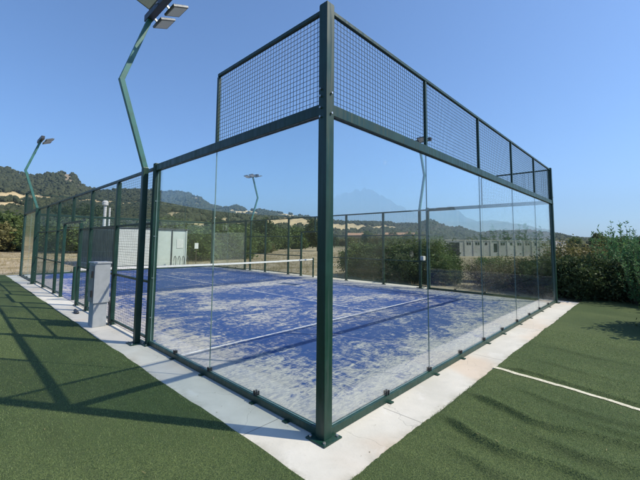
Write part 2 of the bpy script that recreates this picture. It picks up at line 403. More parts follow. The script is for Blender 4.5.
# rumpled artificial lawn
def poly_x(pts, y):
    ys = np.array([q[1] for q in pts])[::-1]; xs = np.array([q[0] for q in pts])[::-1]
    return np.interp(y, ys, xs)
FOLDS = [([(1.86, -0.4), (1.81, -.59), (1.54, -1.25), (1.56, -1.5), (1.68, -1.77), (1.78, -2.2), (1.7, -3), (1.8, -4.5)], 0.066, 0.038),
         ([(1.18, -0.4), (1.12, -.55), (0.88, -1.0), (0.83, -1.2), (0.95, -1.59), (0.9, -2.2), (1.05, -3.5)], 0.070, 0.040),
         ([(3.06, -0.4), (3.03, -.58), (2.93, -1.29), (2.82, -2.01), (2.73, -3), (2.7, -4)], 0.050, 0.032),
         ([(2.35, -0.8), (2.2, -1.3), (2.15, -1.8), (2.25, -2.6), (2.1, -4)], 0.034, 0.05),
         ([(1.34, -1.2), (1.25, -1.7), (1.35, -2.2), (1.3, -3.5)], 0.046, 0.04),
         ([(0.62, -0.8), (0.50, -1.2), (0.58, -1.7), (0.5, -2.6)], 0.040, 0.04),
         ([(1.98, -1.5), (1.95, -1.9), (2.02, -2.6), (1.95, -3.5)], 0.040, 0.04),
         ([(3.7, -0.8), (3.5, -1.5), (3.55, -2.4), (3.4, -4)], 0.026, 0.05),
         ([(4.6, -0.7), (4.4, -1.6), (4.5, -2.6), (4.4, -4)], 0.026, 0.06),
         ([(0.20, -0.9), (0.12, -1.4), (0.2, -2.2)], 0.03, 0.05)]
def lawn_z(x, y):
    z = 0.012 + 0.006*np.sin(1.3*x + 0.7*np.sin(0.9*y)) * np.cos(1.1*y + 0.3*x)
    for pts, h, sg in FOLDS:
        yy = np.clip(y, pts[-1][1], pts[0][1])
        d = (x - poly_x(pts, yy) - 0.02*np.sin(4.3*y) - 0.006*np.sin(11*y + 1))
        fade = np.clip((pts[0][1] + 0.05 - y)/0.40, 0, 1)*np.clip((-0.54 - y)/0.28, 0, 1) * np.clip((y - pts[-1][1] + 0.3)/0.6, 0, 1) * (0.86 + 0.14*np.sin(2.1*y + 2))
        # steep on the shaded side, shallow on the sunny one
        z = z + h*fade*np.where(d > 0, np.exp(-(d/(sg*2.6))**2), np.exp(-(d/sg)**2))
    z = z + 0.010*np.sin(6.5*x + 2.0*np.sin(1.7*y) + 0.8*y)*np.clip((-0.8 - y)/0.8, 0, 1)*np.clip((x+0.3)/1.0, 0, 1)
    return z
xs = np.unique(np.round(np.concatenate([np.linspace(-45, -8, 20), np.arange(-8, -0.51, 0.15), np.arange(-0.51, 5, 0.03), np.arange(5, 10.55, 0.12), [10.55], np.arange(10.6, 11.9, 0.15)]), 4))
ys = np.unique(np.round(np.concatenate([np.linspace(-30, -4, 20), np.arange(-4, -0.53, 0.035), [-0.53], np.arange(-0.5, 20.6, 0.2), [20.6, 20.75, 20.9]]), 4))
X, Y = np.meshgrid(xs, ys, indexing='ij')
Z = lawn_z(X, Y)
Xd, Yd = X.copy(), Y.copy()
onL = (np.abs(X + 0.51) < 1e-6) & (Y >= -0.53 - 1e-6); onB = (np.abs(Y + 0.53) < 1e-6) & (X >= -0.51 - 1e-6)
Xd[onL] += 0.02 + 0.010*np.sin(2.1*Y[onL]) + 0.006*np.sin(7*Y[onL]) + rng.normal(0, .003, onL.sum())
Yd[onB] += 0.018 + 0.008*np.sin(2.3*X[onB] + 1.5*np.sin(1.1*X[onB])) + 0.004*np.sin(9*X[onB] + 2*np.sin(2.7*X[onB])) + rng.normal(0, .004, onB.sum())
Z[onL | onB] = 0.008
nx, ny = X.shape
I = np.arange(nx*ny).reshape(nx, ny)
F = np.stack([I[:-1, :-1], I[1:, :-1], I[1:, 1:], I[:-1, 1:]], -1).reshape(-1, 4)
cx = 0.25*(X[:-1, :-1] + X[1:, :-1] + X[1:, 1:] + X[:-1, 1:]).ravel(); cyy = 0.25*(Y[:-1, :-1] + Y[1:, :-1] + Y[1:, 1:] + Y[:-1, 1:]).ravel()
F = F[~((cx > -0.51) & (cyy > -0.53))]
me = np_mesh("lawn", np.stack([Xd, Yd, Z], -1).reshape(-1, 3), F, M["lawn"], smooth=True)
tag(link(bpy.data.objects.new("lawn", me)), kind="structure")

# white seam line worked into the lawn
LINE = [(2.92, -0.53), (2.88, -.75), (2.80, -1.29), (2.735, -1.65), (2.67, -2.01), (2.58, -2.6), (2.55, -3.3), (2.50, -4.2), (2.4, -8)]
b = MB(); vsx = []; tt = np.linspace(-0.50, -7, 220)
for y in tt:
    x = float(poly_x(LINE, y)) + 0.006*math.sin(17*y)
    for k in (-0.036 - .010*random.random(), 0.036 + .010*random.random()):
        vsx.append((x + k, y, float(lawn_z(np.array(x + k), np.array(y))) + 0.006))
b.add(vsx, [(2*i, 2*i+1, 2*i+3, 2*i+2) for i in range(len(tt)-1)])
tag(b.build("lawn_line", M["seam"]), kind="structure")

# turf fibres near the camera
def fibres(n, x0, x1, y0, y1, hgt, wid, dens_fn):
    x = rng.uniform(x0, x1, n); y = rng.uniform(y0, y1, n)
    d = np.hypot(x - CAM.x, y - CAM.y)
    keep = (rng.random(n) < dens_fn(d)) & ~((x > -0.50) & (y > -0.515))
    keep &= ~((np.abs(x - poly_x(LINE, y)) < 0.038) & (y < -0.4) & (y > -7) & (rng.random(n) < .78))
    keep &= (((x + 2.36)*math.cos(yaw) + (y + 2.2)*math.sin(yaw)) > 0.7)
    x, y, d = x[keep], y[keep], d[keep]; n = len(x)
    z = lawn_z(x, y) - 0.003
    h = hgt*rng.uniform(0.5, 1.2, n); sc = np.clip(d/3.0, 1, 3); th = rng.uniform(0, 2*np.pi, n); wv = wid*sc
    lean = rng.normal(0, 0.55, (n, 2)) + np.array([0.15, -0.1])
    P = np.stack([x, y, z], -1); W = np.stack([np.cos(th)*wv/2, np.sin(th)*wv/2, 0*th], -1)
    T = P + np.stack([lean[:, 0]*h, lean[:, 1]*h, h], -1)
    V = np.stack([P - W, P + W, T], 1).reshape(-1, 3)
    return V, np.arange(3*n).reshape(n, 3), rng.random(n)
Va, Fa, Ta = fibres(2600000, -6.5, 6.0, -2.6, 9.0, 0.017, 0.0028, lambda d: np.clip((2.6/np.maximum(d, 0.5))**2, 0.04, 1))
me = np_mesh("turf_fibres", Va, Fa, M["blade"], Ta)
tag(link(bpy.data.objects.new("turf_fibres", me)), "short green fibres of the artificial lawn around the court", "turf fibres", kind="stuff")
# dry straw bits lying on the lawn
n = 420
x = rng.uniform(-5, 6, n); y = rng.uniform(-2.6, 8, n); k = ~((x > -0.5) & (y > -0.5)); x, y = x[k], y[k]; n = len(x)
th = rng.uniform(0, 6.28, n); L = rng.uniform(0.012, 0.045, n); z = lawn_z(x, y) + 0.012
P = np.stack([x, y, z], -1); D = np.stack([np.cos(th)*L, np.sin(th)*L, rng.uniform(-.004, .008, n)], -1); W = np.stack([-np.sin(th)*.0017, np.cos(th)*.0017, 0*th], -1)
me = np_mesh("straw_bits", np.stack([P-W, P+W, P+W+D, P-W+D], 1).reshape(-1, 3), np.arange(4*n).reshape(n, 4), M["straw"], rng.random(n))
tag(link(bpy.data.objects.new("straw_bits", me)), "scattered dry straw bits lying on the green lawn", "straw", kind="stuff")

n = 70
x = np.concatenate([rng.uniform(-.46, 9, n//2), rng.uniform(-.46, -.08, n//2)]); y = np.concatenate([rng.uniform(-.48, -.09, n//2), rng.uniform(-.4, 12, n//2)]); n = len(x)
th = rng.uniform(0, 6.28, n); L = rng.uniform(0.006, 0.02, n); P = np.stack([x, y, 0*x + .004], -1)
D = np.stack([np.cos(th)*L, np.sin(th)*L, rng.uniform(0, .006, n)], -1); W = np.stack([-np.sin(th)*L*.2, np.cos(th)*L*.2, 0*th], -1)
me = np_mesh("leaf_litter", np.stack([P, P+D*.5+W, P+D, P+D*.5-W], 1).reshape(-1, 3), np.arange(4*n).reshape(n, 4), M["leaf_dry"], rng.random(n))
tag(link(bpy.data.objects.new("leaf_litter", me)), "dry leaf bits scattered on the pale concrete edge", "leaf litter", kind="stuff")

# ----------------------------------------------------------------------------- enclosure
def pane(root, axis, s0, s1, c, z0=0.075, z1=2.925):
    b = MB(); t = 0.006
    if axis == 'x': b.box(s0+.0025, s1-.0025, c-t, c+t, z0, z1)
    else: b.box(c-t, c+t, s0+.0025, s1-.0025, z0, z1)
    # big faces are clear, the rim is the dark cut edge
    big = (2, 4) if axis == 'x' else (3, 5)
    b.m = [0 if i in big else 1 for i in range(6)]
    return b.build("glass_pane", [M["glass"], M["glass_edge"]], root)

def mesh_panel(root, axis, s0, s1, c, z0, z1, step=0.05, w=0.0036):
    b = MB()
    n = max(1, round((s1-s0)/step)); k = max(1, round((z1-z0)/step))
    for i in range(n+1):
        s = s0 + (s1-s0)*i/n
        a = (s, c+w*.5, z0) if axis == 'x' else (c+w*.5, s, z0); e = (s, c+w*.5, z1) if axis == 'x' else (c+w*.5, s, z1)
        b.bar(a, e, w, w)
    for i in range(k+1):
        z = z0 + (z1-z0)*i/k
        a = (s0, c-w*.5, z) if axis == 'x' else (c-w*.5, s0, z); e = (s1, c-w*.5, z) if axis == 'x' else (c-w*.5, s1, z)
        b.bar(a, e, w, w)
    return b.build("mesh_panel", M["wire"], root)

def rail(root, axis, s0, s1, c, z0, z1, th, name="rail"):
    b = MB()
    if axis == 'x': b.box(s0, s1, c-th/2, c+th/2, z0, z1)
    else: b.box(c-th/2, c+th/2, s0, s1, z0, z1)
    return b.build(name, M["green"], root, bevel=0.004)

def post(root, x, y, z0, z1, wx, wy, plate=True, plate_size=0.11):
    b = MB(); b.box(x-wx/2, x+wx/2, y-wy/2, y+wy/2, z0, z1)
    p = b.build("post", M["green"], root, bevel=0.005)
    if plate:
        q = MB(); q.box(x-plate_size, x+plate_size, y-plate_size, y+plate_size, 0.002, 0.014)
        bp = q.build("base_plate", M["green"], p, bevel=0.002)
        for i in (-1, 1):
            for j in (-1, 1):
                h = MB(); h.tube([(x+i*plate_size*.72, y+j*plate_size*.72, 0.0145), (x+i*plate_size*.72, y+j*plate_size*.72, 0.028)], 0.013, 6)
                h.build("bolt", M["steel"], p)
    return p

def clamp(root, axis, s, c, side):
    b = MB()
    for o in (-0.021, 0.021):
        if axis == 'x': b.box(s+o-.010, s+o+.010, c+side*.006+(-.016 if side < 0 else 0.001), c+side*.006+(-.001 if side < 0 else .016), 0.0735, 0.118)
        else: b.box(c+side*.006+(-.016 if side < 0 else .001), c+side*.006+(-.001 if side < 0 else .016), s+o-.010, s+o+.010, 0.0735, 0.118)
        if axis == 'x': b.box(s+o-.010, s+o+.010, c-side*.006+(-.016 if side > 0 else 0.001), c-side*.006+(-.001 if side > 0 else .016), 0.0735, 0.118)
        else: b.box(c-side*.006+(-.016 if side > 0 else .001), c-side*.006+(-.001 if side > 0 else .016), s+o-.010, s+o+.010, 0.0735, 0.118)
    return b.build("glass_clamp", M["black"], root, bevel=0.003)

def kickbase(root, axis, s0, s1, c, out):
    """bottom channel carrying the glass: an upright angle with an outer foot"""
    b = MB()
    if axis == 'x':
        b.box(s0, s1, c-.030, c+.030, 0.008, 0.072)
    else:
        b.box(c-.030, c+.030, s0, s1, 0.008, 0.072)
    return b.build("base_channel", M["green"], root, bevel=0.003)

def feet(root, axis, s_list, c, out):
    for s in s_list:
        b = MB()
        if axis == 'x': b.box(s-.03, s+.03, c+out*.031 if out > 0 else c-.075, c+.075 if out > 0 else c-.031, 0.001, 0.012)
        else: b.box(c+.031 if out > 0 else c-.075, c+.075 if out > 0 else c-.031, s-.03, s+.03, 0.001, 0.012)
        b.build("foot_plate", M["green"], root)

def back_wall(y, out, label):
    root = empty("glass_wall", (5, y, 0), label, "glass wall")
    # end posts belong to the back walls, 4 m tall
    for x in (0.0, 10.0):
        p = post(root, x, y, 0.012, 4.02, 0.105, 0.105, True, 0.115)
        sx = -1 if x == 0 else 1
        for zz in (2.90, 2.99, 3.10, 3.17):
            h = MB(); h.tube([(x+sx*.053, y-out*.02, zz), (x+sx*.070, y-out*.02, zz)], 0.011, 6); h.build("bolt", M["steel"], p)
        for zz in (2.935, 3.13):
            h = MB(); h.tube([(x-sx*.01, y+out*.053, zz), (x-sx*.01, y+out*.070, zz)], 0.011, 6); h.build("bolt", M["steel"], p)
        cp = MB(); cp.box(x-.049, x+.049, y-.049, y+.049, 4.021, 4.028); cp.build("post_cap", M["green"], p)
    a, e = 0.0535, 9.9465
    rail(root, 'x', a, e, y+out*.005, 2.925, 3.035, 0.07, "beam")
    rail(root, 'x', a, e, y+out*.005, 3.955, 3.995, 0.04, "top_rail")
    kickbase(root, 'x', 0.056, 9.944, y, out)
    feet(root, 'x', [1, 2.12, 3, 4.12, 5, 6.12, 7, 8.12, 9], y, out)
    for k in range(5):
        s0, s1 = 2*k, 2*k+2
        pane(root, 'x', max(s0, a), min(s1, e), y)
        mesh_panel(root, 'x', max(s0+.03, a+.005), min(s1-.03, e-.005), y, 3.04, 3.952)
        if k:
            b = MB(); b.box(2*k-.02, 2*k+.02, y-.02, y+.02, 3.036, 3.954); b.build("mesh_post", M["green"], root, bevel=0.003)
            clamp(root, 'x', 2*k, y, -out)
        clamp(root, 'x', 2*k+1, y, -out)
    return root
back_wall(0.0, -1, "near glass court wall of five clear panes with green square mesh on top")
back_wall(20.0, 1, "farthest glass court wall behind the net, with the pale cabin behind it")

def side_wall(x, out, label):
    root = empty("court_fence", (x, 10, 0), label, "court fence")
    c = x
    bx = c + out*.005
    rail(root, 'y', 0.0535, 4.0-.055, bx, 2.925, 3.035, 0.07, "beam"); rail(root, 'y', 16.055, 19.9465, bx, 2.925, 3.035, 0.07, "beam")
    rail(root, 'y', 4.055, 15.945, bx, 2.955, 3.005, 0.05, "top_rail")
    for s0, s1 in ((0.0535, 2.0), (2.0, 3.944), (16.056, 18.0), (18.0, 19.9465)):
        pane(root, 'y', s0, s1, c)
    for s0, s1, pe in ((0.0535, 2.0, 2.0), (18.0, 19.9465, 18.0)):
        mesh_panel(root, 'y', s0+.02, s1-.02, c, 3.04, 3.952)
        rail(root, 'y', s0, s1, bx, 3.955, 3.995, 0.04, "top_rail")
        b = MB(); b.box(c-.02, c+.02, pe-.02, pe+.02, 3.036, 3.954); b.build("mesh_post", M["green"], root, bevel=.003)
    kickbase(root, 'y', 0.056, 3.944, c, out); kickbase(root, 'y', 16.056, 19.944, c, out)
    feet(root, 'y', [0.45, 1, 2.12, 3, 17, 18.12, 19], c, out)
    for s in (1, 2, 3, 17, 18, 19): clamp(root, 'y', s, c, -out)
    for y in (4, 16):
        p = post(root, c, y, 0.012, 3.06, 0.10, 0.10, True, 0.10)
        for zz in (0.45, 1.1, 1.8, 2.4):
            h = MB(); h.tube([(c-.02, y-.051, zz), (c-.02, y-.060, zz)], 0.010, 6); h.build("bolt", M["steel"], p)
    for y in (6, 8, 12, 14): post(root, c, y, 0.008, 2.953, 0.08, 0.08, True, 0.07)
    b = MB(); b.box(c-.035, c+.035, 9.965, 10.035, 2.262, 2.953); b.build("post", M["green"], root, bevel=.004)
    for y in (9, 11): post(root, c, y, 0.008, 2.20, 0.08, 0.08, True, 0.07)
    rail(root, 'y', 8.96, 11.04, c, 2.2025, 2.260, 0.06, "gate_header")
    for s0, s1 in ((4.05, 6), (6, 8), (8, 9), (11, 12), (12, 14), (14, 15.95)):
        a_, e_ = s0+.042, s1-.042
        for (z0, z1) in ((0.11, 1.0), (1.045, 2.0), (2.045, 2.95)):
            if s1 - s0 < 1.5 and z1 > 2.1: continue
            mesh_panel(root, 'y', a_, e_, c, z0, z1, w=.0026)
        for zr in (0.075, 1.002, 2.002): rail(root, 'y', a_, e_, c, zr, zr+.04, 0.035)
    for s0, s1 in ((8.042, 9.96), (10.04, 11.958)): mesh_panel(root, 'y', s0, s1, c, 2.265, 2.95, w=.0026)
    return root
side_wall(0.0, -1, "left hand long court fence of green mesh beside the grey cabinet")
side_wall(10.0, 1, "right hand long court fence of green mesh in front of the hedge")

# net
net = empty("court_net", (5, 10, 0), "low court net with white top tape strung across the blue court", "net")
for x in (0.12, 9.88):
    b = MB(); b.tube([(x, 10, 0.007), (x, 10, 0.96)], 0.04, 12); b.build("net_post", M["green"], net, smooth=False)
b = MB()
zs_top = lambda x: 0.90 - 0.035*math.sin(math.pi*(x-.16)/9.68)
pts = [0.16 + 9.68*i/40 for i in range(41)]
for dy in (-.006, .006):
    base = len(b.v)
    b.add([(x, 10+dy, zs_top(x)+zz) for x in pts for zz in (-.055, .012)], [(2*i, 2*i+2, 2*i+3, 2*i+1) for i in range(40)])
b.add([(x, 10+dy, zs_top(x)+.012) for x in pts for dy in (-.006, .006)], [(2*i, 2*i+2, 2*i+3, 2*i+1) for i in range(40)])
b.build("top_tape", M["tape"], net)
b = MB()
for i in range(0, 220):
    x = 0.17 + 9.66*i/219; b.bar((x, 10, 0.03), (x, 10, zs_top(x)-.055), 0.003, 0.003)
for k in range(20):
    z = 0.03 + k*0.042
    b.bar((0.16, 10.003, z), (9.84, 10.003, z), 0.003, 0.003)
b.build("netting", M["black"], net)

# ----------------------------------------------------------------------------- floodlight poles
def flood(root, c, axis_u, axis_v, nrm, su, sv):
    """LED floodlight: finned case with a lens on the side of nrm"""
    c = Vector(c); nrm = Vector(nrm).normalized()
    b = MB(); b.obox(c, axis_u, axis_v, nrm, su, sv, 0.035)
    for k in range(7):
        o = (k-3)*su/8
        b.obox(c + Vector(axis_u).normalized()*o - nrm*0.032, axis_u, axis_v, nrm, 0.008, sv*.8, 0.028)
    f = b.build("floodlight", M["lamp_case"], root, bevel=.002)
    q = MB(); q.obox(c + nrm*0.0205, axis_u, axis_v, nrm, su*.86, sv*.84, 0.005); q.build("lens", M["lamp_lens"], f)
    return f

def flood_pole(loc, s, label, jbox=False, bar=(-.52, .52), inward=(-.27, .27), outward=()):
    """s = +1 when the court lies towards +x"""
    x, y = loc
    root = empty("floodlight_pole", (x, y, 0), label, "floodlight pole", "floodlight poles around the court")
    A = Vector((x, y, 0.014)); B = Vector((x, y, 3.0)); C = Vector((x - s*.45, y, 4.45)); D = Vector((x - s*.05, y, 5.71))
    b = MB(); b.bar(A, B, 0.09, 0.09, (1, 0, 0)); b.build("pole", M["green"], root, bevel=.006)
    k1 = (C-B).normalized(); k2 = (D-C).normalized()
    b = MB(); b.bar(B - Vector((0, 0, .02)) , C + k1*.02, 0.08, 0.08, (1, 0, 0)); b.bar(C - k2*.02, D, 0.078, 0.078, (1, 0, 0))
    b.build("pole_top", M["green_lit"], root, bevel=.005)
    y0, y1 = bar
    b = MB(); b.box(D.x - .055, D.x + .055, y + y0, y + y1, D.z - .01, D.z + .11); b.build("head_bar", M["charcoal"], root, bevel=.004)
    side = Vector((0, 1, 0))
    for sgn, offs in ((s, inward), (-s, outward)):
        ax = Vector((sgn*.93, 0, .36 if sgn == s else .30)).normalized()
        nrm = side.cross(ax); nrm = nrm if nrm.z < 0 else -nrm
        for o in offs:
            cc = D + Vector((sgn*.24, o, .03))
            flood(root, cc, ax, side, nrm, 0.27, 0.38)
            q = MB(); q.bar(D + Vector((sgn*.057, o, .05)), cc - ax*.125 - nrm*.02, .03, .03); q.build("bracket", M["steel"], root)
    q = MB(); q.box(x-.13, x+.13, y-.12, y+.12, 0.001, 0.013); bp = q.build("base_plate", M["green"], root, bevel=.002)
    for i in (-1, 1):
        for j in (-1, 1):
            h = MB(); h.tube([(x+i*.1, y+j*.09, .0135), (x+i*.1, y+j*.09, .03)], .013, 6); h.build("bolt", M["steel"], bp)
    if jbox:
        q = MB(); q.box(x-.09, x+.09, y-.18, y-.05, 1.06, 1.22); q.build("junction_box", M["white"], root, bevel=.01)
    return root
flood_pole((-0.12, 4.22), 1, "tall cranked floodlight pole nearest the camera, beside the left fence", False, (-1.0, .12), (-.03, -.55), (-.50,))
flood_pole((-0.12, 15.6), 1, "cranked floodlight pole at the far end of the left fence")
flood_pole((10.12, 15.63), -1, "cranked floodlight pole rising behind the net, seen through left glass", outward=(-.27,))
flood_pole((10.12, 4.40), -1, "cranked floodlight pole beyond the court with a white box on it", True)

# ----------------------------------------------------------------------------- cabinet, shoe
cab = empty("electrical_cabinet", (-.24, 6.08, 0), "grey electrical cabinet on plinth standing by the left fence", "electrical cabinet")
b = MB(); b.box(-.36, -.12, 5.93, 6.25, 0.001, 0.47); b.build("plinth", M["cab"], cab, bevel=.006)
b = MB(); b.box(-.38, -.10, 5.90, 6.28, 0.473, 1.25); b.build("case", M["cab"], cab, bevel=.008)
b = MB(); b.box(-.40, -.08, 5.885, 6.295, 1.252, 1.285); b.build("lid", M["cab"], cab, bevel=.006)
b = MB(); b.box(-.394, -.3825, 5.93, 6.25, .50, 1.22); dr = b.build("door", M["cab_door_shade"], cab, bevel=.003)
for z in (.98, .60):
    b = MB(); b.box(-.420, -.395, 5.925, 5.970, z, z+.13); b.build("latch", M["black"], dr, bevel=.003)
b = MB(); b.box(-.3965, -.395, 6.04, 6.14, .95, 1.03); b.build("label_plate", M["ochre"], dr)
for z in (.62, 1.10):
    b = MB(); b.tube([(-.386, 6.262, z-.035), (-.386, 6.262, z+.035)], .011, 8); b.build("hinge", M["steel"], dr)
b = MB(); b.tube([(-.06, 5.99, .001), (-.06, 5.99, .40), (-.09, 5.99, .52)], .018, 8); b.build("conduit", M["charcoal"], cab)

shoe = empty("shoe", (-.24, 7.82, 0), "small dark shoe lying on the concrete edge beyond the cabinet", "shoe")
def loft(sections, n=12):
    vs = []; fs = []
    for (cx, cy_, rx, z0, z1) in sections:
        for k in range(n):
            a = 2*math.pi*k/n
            vs.append((cx + rx*math.cos(a), cy_, z0 + (z1-z0)*(0.5+0.5*math.sin(a))))
    for i in range(len(sections)-1):
        for k in range(n):
            fs.append((i*n+k, i*n+(k+1) % n, (i+1)*n+(k+1) % n, (i+1)*n+k))
    fs.append(tuple(range(n-1, -1, -1))); fs.append(tuple((len(sections)-1)*n+k for k in range(n)))
    return vs, fs
def shoe_sections(w, zt):
    return [(-.24, 7.82 + t, w*a, .004, zt*h) for t, a, h in ((-.14, .35, .35), (-.12, .75, .5), (-.06, 1, .62), (0, .9, .85), (.06, .8, 1.0), (.11, .75, 1.05), (.135, .4, .8))]
vs_, fs_ = loft(shoe_sections(.045, .085)); b = MB(); b.add(vs_, fs_); b.build("upper", M["charcoal"], shoe, smooth=True)
vs_, fs_ = loft([(c_[0], c_[1], c_[2]*1.12, .001, .022) for c_ in shoe_sections(.045, .085)]); b = MB(); b.add(vs_, fs_); b.build("sole", M["black"], shoe)

# ----------------------------------------------------------------------------- terrain
def interp(tbl, a):
    t = sorted(tbl); return np.interp(a, [q[0] for q in t], [q[1] for q in t])
CREST = [(-180, 3), (-120, 3), (-60, 1.5), (0, 0.6), (1.21, 0.59), (5.0, 0.83), (7.06, 1.1), (8.24, 1.28), (9.44, 1.72), (10.47, 1.79), (12.34, 2.09), (14.06, 2.11), (16.48, 2.14), (19.16, 1.79), (20.52, 2.17), (21.92, 2.79), (23.36, 2.65), (24.81, 3.29), (26.28, 3.93), (28.57, 3.32), (31.37, 3.33), (32.95, 3.66), (35.67, 3.67), (38.6, 3.66), (41.38, 3.81), (44.51, 4.28), (48.62, 4.89), (50.9, 5.09), (53.33, 5.44), (55.55, 5.38), (57.29, 6.05), (58.37, 5.77), (59.44, 5.58), (61.41, 5.97), (62.93, 6.99), (64.41, 7.52), (66.14, 7.8), (68.63, 7.7), (71.29, 7.72), (73.2, 7.64), (75.39, 7.3), (76.57, 7.27), (77.39, 7.4), (78.32, 7.85), (79.04, 8.84), (79.5, 9.19), (80.79, 9.15), (81.82, 8.89), (83.3, 8.44), (84.76, 8.61), (85.72, 8.97), (86.64, 9.19), (90, 9.6), (100, 8), (120, 5), (180, 3)]
MIDR = [(-180, 1), (0, .2), (20, .5), (30, 1.5), (36, 2.3), (42, 2.6), (50, 3.4), (54, 4.2), (57, 4.4), (60, 4.8), (62, 6.1), (64.5, 6.9), (66, 6.2), (69, 5.2), (73, 4.6), (80, 5.2), (86, 5.2), (100, 4), (180, 1)]
RC = 1100.0; RM = 480.0
def terrain_h(azd, r):
    ec = interp(CREST, azd) - 0.12; em = interp(MIDR, azd)
    hc = CAM.z + RC*np.tan(np.radians(ec)); hm = CAM.z + RM*np.tan(np.radians(em))
    hc = np.maximum(hc - 5.0, 2); hm = np.minimum(np.maximum(hm - 4.0, .5), hc*.8)
    rf = np.interp(azd, [-180, 55, 62, 180], [165, 165, 85, 85])
    h = np.zeros_like(r)
    t = np.clip((r - rf)/(RM - rf), 0, 1); h = np.where(r <= RM, hm*(t*t*(3-2*t)*.35 + t*.65), h)
    t = np.clip((r - RM)/110, 0, 1); dip = hm*(1 - .10*np.sin(np.pi*np.clip((r-RM)/180, 0, 1)))
    t2 = np.clip((r - RM)/(RC - RM), 0, 1); up_ = dip + (hc - hm)*(t2**1.25)
    h = np.where((r > RM) & (r <= RC), up_, h)
    t3 = np.clip((r - RC)/1500, 0, 1); h = np.where(r > RC, hc*(1 - .75*t3), h)
    wob = np.sin(r*.021 + azd*.35)*np.cos(azd*1.9 + r*.006)*.5 + .3*np.sin(azd*4.7 + r*.017)
    h = h + wob*np.clip((r - 120)/400, 0, 1)*np.clip(1.5 - r/1500, 0, 1)*2.0*np.clip(h/20, 0, 1)
    return h
def cover(azd, r, h):
    """field, dirt, rock fractions by place"""
    e = np.degrees(np.arctan2(h - CAM.z, r))
    field = np.zeros_like(r); rock = np.zeros_like(r)
    J = .12*np.sin(azd*2.3) + .08*np.sin(azd*5.1 + 1)
    def patch(a0, a1, e0, e1, soft=.10):
        aa = np.clip((azd - a0)/.5, 0, 1)*np.clip((a1 - azd)/.5, 0, 1)
        taper = np.sqrt(np.clip(1 - np.abs((azd - (a0+a1)/2)/((a1-a0)/2))**3, 0, 1))
        c = (e0+e1)/2 + J; hw = (e1-e0)/2*taper
        return aa*np.clip((hw - np.abs(e - c))/soft + .5, 0, 1)
    for q in ((81.0, 90, 4.7, 5.7), (83.6, 90, 3.7, 4.5), (61.5, 69, 3.6, 4.3), (55.5, 64, 2.3, 3.0), (53.5, 59.5, 4.3, 4.9), (43, 53, 2.4, 3.8), (36, 43, 1.7, 3.0), (31, 36.5, 2.1, 2.7), (70, 80, 5.0, 5.5), (57, 61.5, 3.3, 3.7), (47, 51, 4.1, 4.5)):
        field = np.maximum(field, patch(*q))
    for q in ((79.2, 80.6, 7.6, 8.9), (62.8, 65.0, 5.9, 6.8), (78.3, 79.3, 7.0, 7.8)):
        rock = np.maximum(rock, patch(*q, soft=.5)*.8)
    dirt = np.clip((150 - r)/60, 0, 1)*np.clip((azd + 4)/3, 0, 1)*np.clip((96 - azd)/3, 0, 1)
    w = np.clip((azd - 70)/6, 0, 1)*np.clip((95 - azd)/2, 0, 1)
    for r0, r1 in ((41.5, 45.5), (92, 122)):
        tr_ = w*np.clip((r - r0)/1.2, 0, 1)*np.clip((r1 - r)/1.2, 0, 1)
        field = np.maximum(field, tr_); dirt = dirt*(1 - tr_)
    return field, dirt, rock
azs = np.concatenate([np.arange(-180, -2, 3.0), np.arange(-2, 92, 0.25), np.arange(92, 180.1, 3.0)])
rs = np.concatenate([[0, 3, 8, 15, 25, 34], np.arange(38, 68, 1.5), np.geomspace(70, 2600, 150), [3500, 5000, 7500]])
A, Rr = np.meshgrid(azs, rs, indexing='ij')
H = terrain_h(A, Rr)
zb = np.where(Rr < 30, -0.05, np.where(Rr < 60, -0.04, 0))
P = np.stack([CAM.x + Rr*np.cos(np.radians(A)), CAM.y + Rr*np.sin(np.radians(A)), H + zb], -1)
na, nr = A.shape; I = np.arange(na*nr).reshape(na, nr)
F = np.stack([I[:-1, :-1], I[:-1, 1:], I[1:, 1:], I[1:, :-1]], -1).reshape(-1, 4)
me = np_mesh("terrain", P.reshape(-1, 3), F, M["terrain"], smooth=True)
fi, di, ro = cover(A, Rr, H)
ca = me.color_attributes.new("cover", 'FLOAT_COLOR', 'POINT')
ca.data.foreach_set("color", np.stack([fi, di, ro, np.ones_like(fi)], -1).astype(np.float32).ravel())
ter = tag(link(bpy.data.objects.new("terrain", me)), kind="structure")
# flip if facing down
if me.polygons[len(me.polygons)//2].normal.z < 0: me.flip_normals()

# a jagged range behind the photographer, seen only as a reflection in the near glass wall
REFL = [(60, 5), (52, 5.5), (46, 6.6), (41.4, 7.58), (40.25, 8.08), (38.6, 8.4), (37.95, 8.72), (37.13, 8.55), (36.47, 9.03), (35.66, 8.7), (34.69, 8.2), (33.4, 7.54), (32.13, 6.72), (30.87, 6.05), (29.63, 5.4), (28.4, 5.06), (27.02, 5.35), (24.76, 5.62), (23.29, 5.89), (22.01, 5.09), (20.9, 4.15), (19.52, 3.67), (17.62, 3.77), (16.04, 3.59), (14.77, 3.27), (13.28, 3.1), (12.08, 2.65), (10.44, 2.34), (6, 1.6), (0, .8), (-8, .4)]
aa = np.arange(-8, 60, .12)
ee = interp(REFL, aa)
jag = .30*np.abs(np.sin(aa*2.1 + .6*np.sin(aa*1.7))) + .14*np.abs(np.sin(aa*4.3 + 1))
ee = ee + jag*np.clip((ee-3)/3, .08, 1) - .25
D0 = 5200.
prof = [(.55, 0.), (.72, .30), (.86, .66), (.95, .86), (1.0, 1.0), (1.06, .80), (1.2, .45), (1.45, 0)]
V = []
